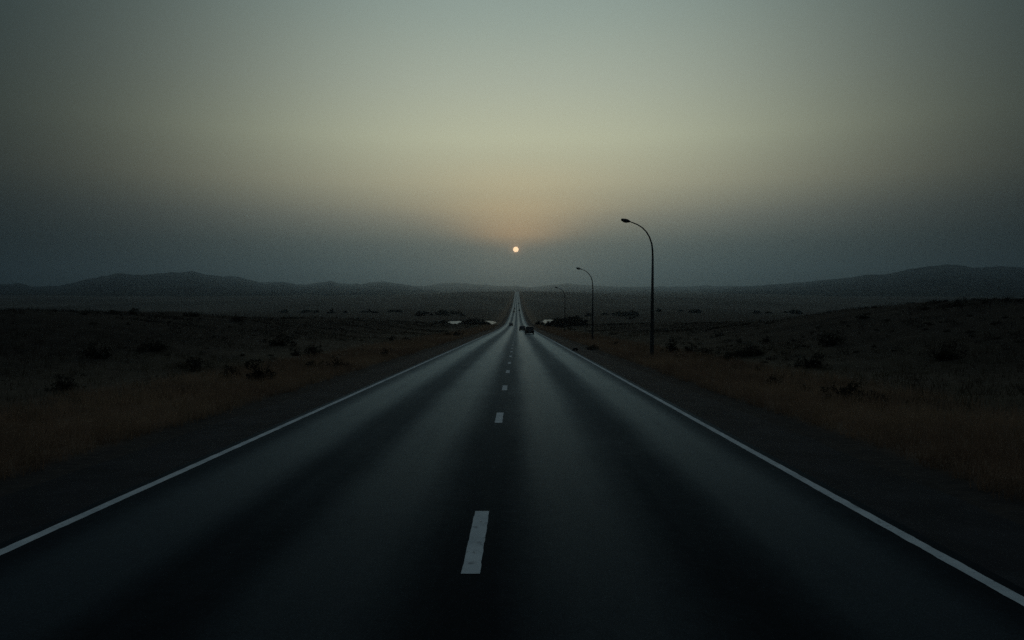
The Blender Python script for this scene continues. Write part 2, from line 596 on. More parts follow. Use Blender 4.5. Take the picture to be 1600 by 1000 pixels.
def strip(x0, x1, y0, y1, dz, ncol=2, rag=0.0, fine=None):
    extra = np.arange(y0, min(y1, 90.0), fine) if fine else []
    ys = np.unique(np.concatenate([[y0], ST[(ST > y0) & (ST < y1)], extra, [y1]]))
    xs = np.linspace(x0, x1, ncol)
    X, Y = np.meshgrid(xs, ys)
    zr = np.interp(ys, ST, road_z(ST))
    Z = np.repeat(zr[:, None], ncol, 1) + dz
    if rag:
        ex = np.where(X == X.max(), 1.0, np.where(X == X.min(), -1.0, 0.0))
        X = X + ex * rag * fbm(Y * 1.0 + 40 * ex, X * 0 + 3 * x0, 0.16, 3)
    return np.stack([X, Y, Z], -1).reshape(-1, 3), grid_faces(len(ys), ncol)


v, f = strip(-ROAD_HALF, ROAD_HALF, ST[0], ST[-1], 0.0, 9)
road = tag(link('road', mesh_np('road', v, f, M_ROAD, True)), 'long straight two-lane asphalt road running down into the valley', kind='structure')
for sgn in (-1, 1):
    # the shoulder sheet is butted against the road and drops a little to its broken outer edge
    ys = ST[ST <= ST[-1]]
    zr = road_z(ys)
    jag = 0.10 * fbm(ys, ys * 0 + 5 * sgn, 2.5, 3) + 0.12 * fbm(ys, ys * 0 + 9 * sgn, 14, 2)
    rows = []
    for xo, dzz in ((ROAD_HALF, 0.0), (ROAD_HALF + 0.9, -0.015), (SHOULDER - 0.05, -0.035)):
        rows.append(np.stack([sgn * (xo + jag * (1.0 if xo > 7 else 0.0)), ys, zr + dzz], -1))
    rows.append(np.stack([sgn * (SHOULDER + 0.12 + jag), ys, zr - 0.25], -1))
    V = np.stack(rows, 1).reshape(-1, 3)
    F = grid_faces(len(ys), 4)
    if sgn < 0:
        F = F[:, ::-1]
    tag(link('road_shoulder', mesh_np('road_shoulder', V, F, M_SHOULDER, False)),
        'dark asphalt shoulder on the %s of the road' % ('left' if sgn < 0 else 'right'), kind='structure')
    v, f = strip(sgn * LINE_X - 0.08, sgn * LINE_X + 0.08, ST[0], 2100, 0.006, 2, 0.014, 0.1)
    tag(link('edge_line', mesh_np('edge_line', v, f, M_PAINT), road), 'white painted line along the %s edge' % ('left' if sgn < 0 else 'right'))
dash_y = [7.45, 18.7, 27.5, 36.7, 44.6, 53.2, 61.4, 69.6]
while dash_y[-1] < 420:
    dash_y.append(dash_y[-1] + 8.6)
dash_y = [-3.8] + dash_y
for i, y0 in enumerate(dash_y):
    v, f = strip(-0.02, 0.18, y0, y0 + (2.5 if i < 2 else 2.1), 0.006, 3, 0.010, 0.05)
    link('lane_dash', mesh_np('lane_dash', v, f, M_PAINT), road)

# ------------------------------------------------------------------ ponds in the valley
for i, p in enumerate(PONDS):
    n = 72
    th = np.linspace(0, 2 * math.pi, n, endpoint=False)
    wob = 1 + 0.13 * np.sin(3 * th + p[4]) + 0.08 * np.sin(5 * th + 1.7 * p[4] + 1) + 0.05 * np.sin(9 * th + p[4])
    bm = bmesh.new()
    vs = [bm.verts.new((p[0] + p[2] * 1.1 * w_ * math.cos(a), p[1] + p[3] * 1.1 * w_ * math.sin(a), WATER_Z)) for a, w_ in zip(th, wob)]
    bm.faces.new(vs)
    bmesh.ops.triangulate(bm, faces=bm.faces)
    tag(link('pond', mesh_bm('pond', bm, M_WATER)), 'still pale pond in the valley %s of the road' % ('left', 'right')[i], kind='structure')

# ------------------------------------------------------------------ distant hills
LEFT = [(-500, 438), (-350, 430), (-220, 436), (-120, 440), (-50, 442), (0, 445), (18, 443.5), (30, 442), (45, 447), (90, 447.5), (105, 443.5),
        (140, 435), (165, 430), (190, 427), (225, 429.5), (265, 425.7), (302, 424), (325, 429.5), (350, 433), (368, 431.5),
        (385, 436), (400, 440), (412, 442), (440, 440.5), (475, 444.5), (505, 441.5), (517, 439), (527, 443), (550, 442.5),
        (565, 444), (585, 441), (600, 438.5), (618, 442), (645, 447), (680, 451), (740, 456), (800, 460)]
RIGHT = [(1000, 458), (1060, 454), (1120, 450.5), (1150, 447.5), (1200, 444.5), (1250, 441.5), (1290, 436), (1325, 434), (1355, 429.5), (1375, 430),
         (1420, 420.5), (1470, 413), (1490, 414), (1515, 418), (1560, 417), (1600, 418.5), (1680, 424), (1760, 421), (1860, 430),
         (2000, 436), (2150, 445)]
MID = [(480, 446), (560, 444), (640, 446.5), (665, 446), (690, 442.5), (715, 441.5), (740, 444), (780, 446.5), (830, 447.5), (862, 446.5),
       (880, 444), (892, 443.6), (905, 445), (931, 447.3), (980, 448), (1050, 447.5), (1100, 446.5), (1180, 447), (1280, 446), (1400, 447)]


def hills(name, prof, ridge_near, ridge_far, foot_d, foot_z, seed, label, power=1.7):
    px = np.arange(prof[0][0], prof[-1][0] + 1, 2.0)
    py = np.interp(px, [a for a, _ in prof], [b_ for _, b_ in prof])
    k3 = np.array([1, 2, 3, 2, 1.]) / 9
    py = np.convolve(np.pad(py, 2, 'edge'), k3, 'valid')
    py = py + 1.9 * fbm(px, px * 0 + seed, 20, 4, 0.62)
    nt = 44
    rows = []
    ridge_d = ridge_near + (ridge_far - ridge_near) * smooth_step(620, 200, np.abs(px - CX))
    for j in range(nt + 14):
        tt = j / nt
        if tt <= 1:
            d = foot_d + (ridge_d - foot_d) * tt
        else:
            d = ridge_d + (tt - 1) * (ridge_d - foot_d)
        d = d * np.ones_like(px)
        kx = (px - CX) / F_PX
        kz = (HY - py) / F_PX
        top = CAM.z + kz * ridge_d
        X = CAM.x + kx * d
        if tt <= 1:
            spur = fbm(px * 1.0 + seed * 31, d * 0.16, 70, 4)
            g = np.clip(tt ** power + 0.30 * spur * math.sin(math.pi * tt) * tt, 0, 1)
            Z = foot_z + (top - foot_z) * g
        else:
            Z = top + (foot_z - top) * (1 - math.cos(min(1.0, (tt - 1) / 0.3) * math.pi)) / 2
        rows.append(np.stack([X, d, Z], -1))
    V = np.stack(rows, 0)
    o = link(name, mesh_np(name, V.reshape(-1, 3), grid_faces(V.shape[0], V.shape[1]), M_HILL, True))
    return tag(o, label, kind='structure')


hills('hills', MID, 12500.0, 12500.0, 5000.0, -26.0, 1, 'faint low hills on the horizon beyond the end of the road', 2.2)
hills('hills', LEFT, 6300.0, 10300.0, 1700.0, -27.0, 2, 'dark blue range of hills on the left horizon')
hills('hills', RIGHT, 6000.0, 10300.0, 1700.0, -27.0, 5, 'dark blue broad hill on the right horizon')

# ------------------------------------------------------------------ grass (uncountable)


def blades(n_tuft, per, place, h, wdt, lean, spread):
    x, y = place(n_tuft)
    z = ground_z(x, y)
    sc = 0.6 + 0.8 * rng.random(n_tuft)
    grow = 1 + np.clip(y, 0, 400) / 160.0                # wider blades stand for more of them farther off
    X = np.repeat(x, per) + rng.normal(0, spread, n_tuft * per)
    Y = np.repeat(y, per) + rng.normal(0, spread, n_tuft * per)
    Z = np.repeat(z, per) - 0.03
    H = np.repeat(h * sc, per) * (0.55 + 0.6 * rng.random(n_tuft * per))
    Wd = np.repeat(wdt * grow, per) * (0.7 + 0.6 * rng.random(n_tuft * per))
    th = rng.random(n_tuft * per) * 2 * math.pi
    la = rng.random(n_tuft * per) * 2 * math.pi
    lr = H * lean * rng.random(n_tuft * per)
    cx, sx = np.cos(th) * Wd / 2, np.sin(th) * Wd / 2
    a = np.stack([X - cx, Y - sx, Z], -1)
    b_ = np.stack([X + cx, Y + sx, Z], -1)
    c_ = np.stack([X + np.cos(la) * lr, Y + np.sin(la) * lr, Z + H], -1)
    V = np.stack([a, b_, c_], 1).reshape(-1, 3)
    F = np.arange(len(V)).reshape(-1, 3)
    return V, F


def near_weighted(n, x0, x1, y0, y1, power):
    y = y0 * (y1 / y0) ** (rng.random(n) ** power)
    sgn = np.where(rng.random(n) < 0.5, -1, 1)
    x = sgn * (x0 + (x1 - x0) * rng.random(n))
    return x, y


def place_verge(n):
    m = n * 2
    x, y = near_weighted(m, 8.2, 15.5, 7.0, 330.0, 0.8)
    keep = (rng.random(m) < (1.15 - (np.abs(x) - 8.2) / 9.0)) & (np.abs(x) > 8.35 + 0.35 * fbm(x * 0 + np.sign(x) * 3, y, 5, 3))
    i = np.nonzero(keep)[0]
    i = np.resize(i, n)
    return x[i], y[i]


def place_field(n):
    m = n * 3
    x, y = near_weighted(m, 11.0, 95.0, 9.0, 340.0, 0.65)
    d = fbm(x, y, 9, 4)
    i = np.nonzero(d > rng.random(m) * 0.7 - 0.35)[0]
    i = np.resize(i, n)
    return x[i], y[i]


V, F = blades(34000, 6, place_verge, 0.42, 0.014, 0.7, 0.09)
tag(link('verge_grass', mesh_np('verge_grass', V, F, M_VERGE)), 'rust coloured dry grass along both road verges', 'grass', kind='stuff')
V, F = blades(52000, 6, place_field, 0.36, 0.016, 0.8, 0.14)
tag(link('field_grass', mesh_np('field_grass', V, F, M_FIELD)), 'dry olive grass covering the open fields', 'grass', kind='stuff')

# ------------------------------------------------------------------ shrubs and trees


def foliage_mesh(name, seed, n_clump, n_leaf, leaf, mat, big=1.0):
    """leaf faces clustered in clumps over a few mounds, fitted to a unit dome"""
    r = np.random.default_rng(seed)
    cl = []
    mounds = [(r.uniform(-0.55, 0.55), r.uniform(-0.55, 0.55), r.uniform(0.35, 0.62), r.uniform(0.45, 1.0)) for _ in range(5)]
    mounds[0] = (r.uniform(-0.3, 0.3), r.uniform(-0.3, 0.3), 0.6, 1.0)
    while len(cl) < n_clump:
        mx_, my_, mr, mh = mounds[r.integers(len(mounds))]
        p = r.uniform(-1, 1, 3)
        p[2] = r.uniform(0.03, 1.0)
        q = math.sqrt(p[0]**2 + p[1]**2 + (p[2] * 0.95)**2)
        if 0.3 < q < 0.97:
            cl.append((np.array([mx_ + p[0] * mr, my_ + p[1] * mr, p[2] * mh * 0.9]), r.uniform(0.09, 0.27) * big))
    V = []
    for p, rad in cl:
        m = int(n_leaf * (rad / 0.24) ** 2)
        d = r.normal(0, 1, (m, 3))
        d /= np.linalg.norm(d, axis=1)[:, None]
        c_ = p + d * (rad * r.uniform(0.45, 1.08, m) ** 0.7)[:, None]
        u = r.normal(0, 1, (m, 3))
        u /= np.linalg.norm(u, axis=1)[:, None]
        w_ = np.cross(u, r.normal(0, 1, (m, 3)))
        w_ /= np.linalg.norm(w_, axis=1)[:, None]
        L = leaf * r.uniform(0.6, 1.5, m)[:, None]
        q = np.stack([c_ - u * L, c_ + w_ * L * 0.45, c_ + u * L, c_ - w_ * L * 0.45], 1)
        V.append(q.reshape(-1, 3))
    V = np.concatenate(V)
    V[:, :2] -= (V[:, :2].max(0) + V[:, :2].min(0)) / 2
    V /= np.array([np.abs(V[:, 0]).max(), np.abs(V[:, 1]).max(), V[:, 2].max()])
    V[:, 2] = np.maximum(V[:, 2], -0.02)
    return mesh_np(name, V, np.arange(len(V)).reshape(-1, 4), mat)


def stem_mesh(name, seed, n):
    r = random.Random(seed)
    bm = bmesh.new()
    for i in range(n):
        a = r.uniform(0, 6.28)
        b_ = r.uniform(0.25, 0.65)
        pts = [(0.06 * math.cos(a), 0.06 * math.sin(a), -0.05),
               (b_ * 0.35 * math.cos(a), b_ * 0.35 * math.sin(a), 0.28),
               (b_ * 0.7 * math.cos(a + 0.3), b_ * 0.7 * math.sin(a + 0.3), 0.55),
               (b_ * math.cos(a + 0.2), b_ * math.sin(a + 0.2), r.uniform(0.7, 0.9))]
        bm_tube(bm, pts, [0.045, 0.034, 0.022, 0.008], 6)
    return mesh_bm(name, bm, M_BARK)


FOL = [foliage_mesh('shrub_foliage', 20 + i, n, 58, 0.050, M_LEAF) for i, n in enumerate((30, 38, 24, 44, 34))]
STEM = [stem_mesh('shrub_stem', 40 + i, n) for i, n in enumerate((6, 7, 5))]
FOLT = [foliage_mesh('tree_foliage', 60 + i, n, 80, 0.075, M_LEAF2, 1.5) for i, n in enumerate((50, 60, 44))]


def plant(name, label, cat, group, loc, w_, h_, seed, fol=FOL, depth=None, crown='foliage', stem='stem'):
    e = bpy.data.objects.new(name, None)
    COL.objects.link(e)
    e.empty_display_size = 0.3
    e.location = loc
    e.rotation_euler = (0, 0, (seed * 2.399) % 6.28 if depth is None else 0.0)
    tag(e, label, cat, group)
    f_ = link(crown, fol[seed % len(fol)], e)
    s_ = link(stem, STEM[seed % len(STEM)], e)
    d_ = w_ if depth is None else depth
    f_.scale = (w_ / 2, d_ / 2, h_)
    s_.scale = (w_ / 2, d_ / 2, h_)
    return e


# photograph x, y of the base, width and height in photograph pixels, label
SHRUBS = [
    (408, 598, 58, 38, 'largest round dark shrub in the left field, nearest the road'),
    (357, 592, 34, 24, 'low dark shrub just left of the largest left-field shrub'),
    (490, 578, 38, 16, 'low spreading shrub right of the largest left-field shrub'),
    (527, 577, 44, 22, 'wide dark shrub close to the left verge'),
    (488, 555, 30, 18, 'rounded dark shrub higher in the left field, behind the spreading ones'),
    (462, 557, 26, 14, 'small low shrub left of the rounded mid-field shrub on the left'),
    (440, 540, 44, 18, 'broad dark shrub in the middle of the left field'),
    (300, 580, 52, 24, 'broad shrub on the left slope in deep shade'),
    (236, 548, 46, 22, 'dark shrub low on the left hillside'),
    (150, 560, 50, 24, 'dark shrub far out on the left hillside near the picture edge'),
    (95, 610, 60, 26, 'leftmost dark shrub beside the road verge at the picture edge'),
    (206, 491, 16, 12, 'small round bush standing out on the left hill crest'),
    (172, 491, 22, 8, 'low bush on the left crest, left of the round crest bush'),
    (298, 494, 24, 9, 'low bush on the left crest, right of the round crest bush'),
    (372, 501, 24, 9, 'last low bush along the falling left crest'),
    (600, 558, 22, 16, 'small upright shrub on the left verge half way to the valley'),
    (612, 533, 14, 10, 'small round shrub in the far left field'),
    (634, 533, 18, 7, 'flat little shrub right of the round one in the far left field'),
    (698, 525, 16, 8, 'left one of two shrubs near the far left verge'),
    (716, 526, 18, 10, 'right one of two shrubs near the far left verge'),
    (1049, 551, 32, 27, 'tall round dark shrub just right of the nearest lamp post'),
    (1080, 551, 26, 16, 'lower shrub right of the tall round one by the nearest lamp post'),
    (1100, 556, 22, 14, 'small shrub in front of the pair by the nearest lamp post'),
    (1172, 556, 44, 24, 'wide dark shrub in the middle of the right field'),
    (1146, 564, 40, 16, 'low dark shrub left of the wide one in the right field'),
    (1196, 534, 20, 10, 'small shrub behind the wide one in the right field'),
    (1155, 535, 12, 8, 'tiny round shrub far back in the right field'),
    (1121, 526, 20, 8, 'flat small shrub farthest back in the right field'),
    (1184, 580, 18, 11, 'small shrub between the wide right-field shrub and the verge'),
    (1211, 604, 24, 20, 'round shrub near the right verge standing alone'),
    (1262, 575, 60, 26, 'dark shrub at the foot of the right hill'),
    (1320, 626, 76, 32, 'broad dark shrub close to the right verge'),
    (1362, 632, 50, 24, 'shrub right of the broad one close to the right verge'),
    (1255, 612, 30, 14, 'little shrub between the lone round shrub and the broad right one'),
    (1300, 540, 44, 20, 'dark shrub on the lower slope of the right hill'),
    (1345, 498, 26, 10, 'low bush where the right hill crest begins to rise'),
    (1490, 478, 22, 9, 'low bush on top of the right hill crest'),
    (1440, 484, 20, 8, 'smaller bush left of the one on the right hill top'),
    (1480, 560, 60, 26, 'dark shrub high on the right hillside near the picture edge'),
    (925, 547, 22, 10, 'low shrub in the grass behind the second lamp post'),
    (960, 541, 20, 9, 'small shrub between the first and second lamp posts'),
    (985, 498, 16, 7, 'small bush on the flat ground between the lamp posts far back'),
]
for i, (px, py, wp, hp, lab) in enumerate(SHRUBS):
    p, m = at(px, py)
    p.z -= 0.04
    plant('shrub', lab, 'shrub', 'shrubs in the roadside fields', p, wp * m, hp * m, i)



def thicket(label, x0, x1, y, h, n, seed):
    """one tangled stand of brush with several stems"""
    e = bpy.data.objects.new('thicket', None)
    COL.objects.link(e)
    xm = (x0 + x1) / 2
    e.location = (xm, y, float(ground_z(xm, y)))
    tag(e, label, 'thicket', 'dark thickets on the valley floor')
    r = random.Random(seed)
    for k in range(n):
        x = x0 + (x1 - x0) * (k + 0.5) / n + r.uniform(-0.3, 0.3)
        yy = y + r.uniform(-2.0, 2.0)
        fall = 1 - 0.55 * abs((k + 0.5) / n * 2 - 1) ** 2.5
        wdt = r.uniform(4.2, 6.6) * min(1.0, (x1 - x0) / 9.0)
        for nm, me in (('foliage', FOLT[(k + seed) % 3]), ('stem', STEM[k % 3])):
            o = link(nm, me, e, (x - xm, yy - y, float(ground_z(x, yy)) - e.location.z - 0.05))
            o.rotation_euler = (0, 0, r.uniform(0, 6.28))
            o.scale = (wdt / 2, wdt / 2, h * fall * r.uniform(0.85, 1.1))


def px_x(px, y):
    return CAM.x + (px - CX) / F_PX * y


thicket('long dark thicket beside the third lamp post on the right', px_x(857, 290), px_x(914, 290), 290, 4.6, 11, 3)
thicket('low dark thicket in front of the pond left of the road', px_x(716, 422), px_x(762, 422), 422, 5.6, 15, 5)
thicket('small thicket left of the pond thicket on the left', px_x(672, 415), px_x(716, 415), 415, 3.6, 9, 8)
thicket('short brushy thicket on the right bank above the valley', px_x(836, 330), px_x(848, 330), 330, 2.4, 3, 9)
thicket('sparse low thicket right of the long one by the third lamp', px_x(917, 360), px_x(958, 360), 360, 2.0, 6, 12)

r = random.Random(11)
n = 0
ROWS = [(430, 640, 640, 700, 'beyond the left field'), (640, 735, 560, 640, 'behind the left pond'),
        (905, 1010, 560, 620, 'behind the lamp posts'), (1000, 1330, 640, 720, 'beyond the right field')]
while n < 56:
    a0, a1, y0, y1, where = ROWS[n % len(ROWS)]
    y = r.uniform(y0, y1)
    px = a0 + (a1 - a0) * (0.5 + 0.5 * math.sin(3.7 * r.random() + 2.1 * (n // 12)) * r.random() ** 0.5)
    x = px_x(px, y)
    if abs(x) < 26:
        continue
    n += 1
    wdt = r.uniform(4, 10)
    plant('distant_tree', 'tiny dark tree in the hazy tree row ' + where, 'tree', 'hazy tree row ' + where,
          (x, y, float(ground_z(x, y)) - 0.1), wdt, r.uniform(1.8, 4.0), n, FOLT, crown='crown', stem='trunk')

# small scrub scattered too thick to count
V, F = [], []
srng = np.random.default_rng(5)
cnt = 3200
sx, sy = near_weighted(cnt * 4, 12.5, 150.0, 22.0, 430.0, 0.55)
keep = fbm(sx, sy, 17, 4) > 0.35 - 0.5 * srng.random(len(sx))
sx, sy = sx[keep][:cnt], sy[keep][:cnt]
sz = ground_z(sx, sy)
for x, y, z in zip(sx, sy, sz):
    if z < WATER_Z + 0.2:
        continue
    m = 70
    rad = 0.18 + 0.75 * srng.random() ** 2.2
    d = srng.normal(0, 1, (m, 3))
    d /= np.linalg.norm(d, axis=1)[:, None]
    d[:, 2] = np.abs(d[:, 2])
    c_ = d * rad * srng.uniform(0.3, 1.1, m)[:, None] * np.array([1.2, 1.2, srng.uniform(0.45, 1.0)]) + np.array([x, y, z])
    u = srng.normal(0, 1, (m, 3))
    u /= np.linalg.norm(u, axis=1)[:, None]
    w_ = np.cross(u, srng.normal(0, 1, (m, 3)))
    w_ /= np.linalg.norm(w_, axis=1)[:, None]
    L = 0.06 * (1 + y / 250.0)
    V.append(np.stack([c_ - u * L, c_ + w_ * L * 0.5, c_ + u * L], 1).reshape(-1, 3))
V = np.concatenate(V)
tag(link('scrub', mesh_np('scrub', V, np.arange(len(V)).reshape(-1, 3), M_LEAF)), 'small dark scrub scattered over the fields', 'scrub', kind='stuff')

# ------------------------------------------------------------------ street lamps


def lamp_meshes():
    ms = {}
    bm = bmesh.new()
    bm_tube(bm, [(0, 0, 0), (0, 0, 0.03), (0, 0, 2.5), (0, 0, 5.0), (0, 0, 7.7)], [0.165, 0.16, 0.136, 0.108, 0.078], 16)
    ms['pole'] = mesh_bm('pole', bm, M_STEEL, True)
    bm = bmesh.new()
    bm_tube(bm, [(0, 0, 7.7), (-0.02, 0, 8.2), (-0.09, 0, 8.7), (-0.26, 0, 9.2), (-0.5, 0, 9.6), (-0.82, 0, 9.93), (-1.2, 0, 10.17), (-1.52, 0, 10.3), (-1.8, 0, 10.4)],
            [0.074, 0.068, 0.063, 0.058, 0.054, 0.050, 0.046, 0.043, 0.041], 12)
    ms['arm'] = mesh_bm('arm', bm, M_STEEL, True)
    # luminaire: a flattened cobra head, deepest in the middle, tilted up from the arm
    bm = bmesh.new()
    secs = [(0.0, 0.05, 0.05, 0.045), (0.08, 0.10, 0.10, 0.08), (0.22, 0.15, 0.14, 0.12), (0.40, 0.165, 0.145, 0.135), (0.57, 0.155, 0.125, 0.12), (0.68, 0.13, 0.095, 0.09), (0.73, 0.08, 0.05, 0.055)]
    rings = []
    ca, sa = math.cos(math.radians(17)), math.sin(math.radians(17))
    for sx_, hw, up, dn in secs:
        ring = []
        for k in range(16):
            q = 2 * math.pi * k / 16
            yy = hw * math.copysign(abs(math.cos(q)) ** 0.7, math.cos(q))
            zz = (up if math.sin(q) > 0 else dn) * math.copysign(abs(math.sin(q)) ** 0.8, math.sin(q))
            ring.append(bm.verts.new((-1.76 - sx_ * ca + zz * sa * 0.3, yy, 10.39 + sx_ * sa * 0.75 + zz)))
        rings.append(ring)
    for r0, r1 in zip(rings, rings[1:]):
        for k in range(16):
            bm.faces.new((r0[k], r0[(k + 1) % 16], r1[(k + 1) % 16], r1[k]))
    bm.faces.new(rings[0][::-1])
    bm.faces.new(rings[-1])
    ms['lamp_head'] = mesh_bm('lamp_head', bm, M_HEAD, True)
    bm = bmesh.new()
    bmesh.ops.create_uvsphere(bm, u_segments=14, v_segments=8, radius=1.0)
    for v_ in bm.verts:
        x, y, z = v_.co
        v_.co = (-1.76 - (0.42 + 0.2 * x) * ca, 0.12 * y, 10.39 + (0.42 + 0.2 * x) * sa * 0.75 - 0.115 + 0.05 * min(z, 0.1))
    ms['lens'] = mesh_bm('lens', bm, M_LENS, True)
    bm = bmesh.new()
    bm_box(bm, -0.24, 0.24, -0.24, 0.24, 0.0, 0.035)
    bmesh.ops.bevel(bm, geom=bm.edges[:], offset=0.012, segments=1, affect='EDGES')
    ms['base_plate'] = mesh_bm('base_plate', bm, M_STEEL)
    bm = bmesh.new()
    bm_tube(bm, [(0, 0, -0.5), (0, 0, -0.06), (0, 0, -0.002)], [0.36, 0.36, 0.33], 20)
    ms['footing'] = mesh_bm('footing', bm, M_CONC)
    bm = bmesh.new()
    bm_box(bm, -0.055, 0.055, -0.17, -0.13, 0.55, 0.95)
    bmesh.ops.bevel(bm, geom=bm.edges[:], offset=0.008, segments=1, affect='EDGES')
    ms['access_cover'] = mesh_bm('access_cover', bm, M_HEAD)
    bm = bmesh.new()
    bmesh.ops.create_cone(bm, cap_ends=True, segments=6, radius1=0.025, radius2=0.025, depth=0.05, matrix=Matrix.Translation((0, 0, 0.058)))
    ms['anchor_bolt'] = mesh_bm('anchor_bolt', bm, M_STEEL)
    return ms


LM = lamp_meshes()
for x, y, sc, lab in ((11.05, 54.6, 1.0, 'nearest and tallest-looking dark street lamp with curved arm beside the road'),
                      (11.2, 99.0, 0.955, 'second street lamp along the right verge, behind the nearest one'),
                      (13.0, 183.0, 1.09, 'farthest small street lamp standing by the long dark thicket')):
    e = bpy.data.objects.new('street_lamp', None)
    COL.objects.link(e)
    e.location = (x, y, float(ground_z(x, y)) + 0.05)
    e.scale = (sc, sc, sc)
    tag(e, lab, 'street lamp', 'street lamps along the right verge')
    for nm in ('pole', 'arm', 'base_plate', 'footing', 'access_cover'):
        link(nm, LM[nm], e)
    h = link('lamp_head', LM['lamp_head'], e)
    link('lens', LM['lens'], h)
    for bx, by in ((-1, -1), (1, -1), (1, 1), (-1, 1)):
        link('anchor_bolt', LM['anchor_bolt'], e, (bx * 0.19, by * 0.19, 0))

# ------------------------------------------------------------------ vehicles


def loft(bm, secs):
    """secs: list of (y, [(x, z), ...]) closed rings with the same count"""
    rings = [[bm.verts.new((x, y, z)) for x, z in pts] for y, pts in secs]
    n_ = len(rings[0])
    for r0, r1 in zip(rings, rings[1:]):
        for k in range(n_):
            bm.faces.new((r0[k], r0[(k + 1) % n_], r1[(k + 1) % n_], r1[k]))
    bm.faces.new(rings[0][::-1])
    bm.faces.new(rings[-1])


def body_ring(w_, z0, zb, z1):
    """lower body: tucked sill, widest at the belt"""
    h = w_ / 2
    half = [(h * 0.80, z0), (h * 0.95, z0 + 0.06), (h * 0.985, z0 + 0.20), (h, (z0 + zb) / 2 + 0.05), (h * 0.975, zb), (h * 0.90, z1)]
    return half + [(-x, z) for x, z in reversed(half)]


def cabin_ring(w_, z0, z1, tuck):
    h = w_ / 2
    half = [(h, z0), (h - tuck * 0.55, z0 + (z1 - z0) * 0.6), (h - tuck, z1 - 0.07), (h - tuck - 0.12, z1)]
    return half + [(-x, z) for x, z in reversed(half)]


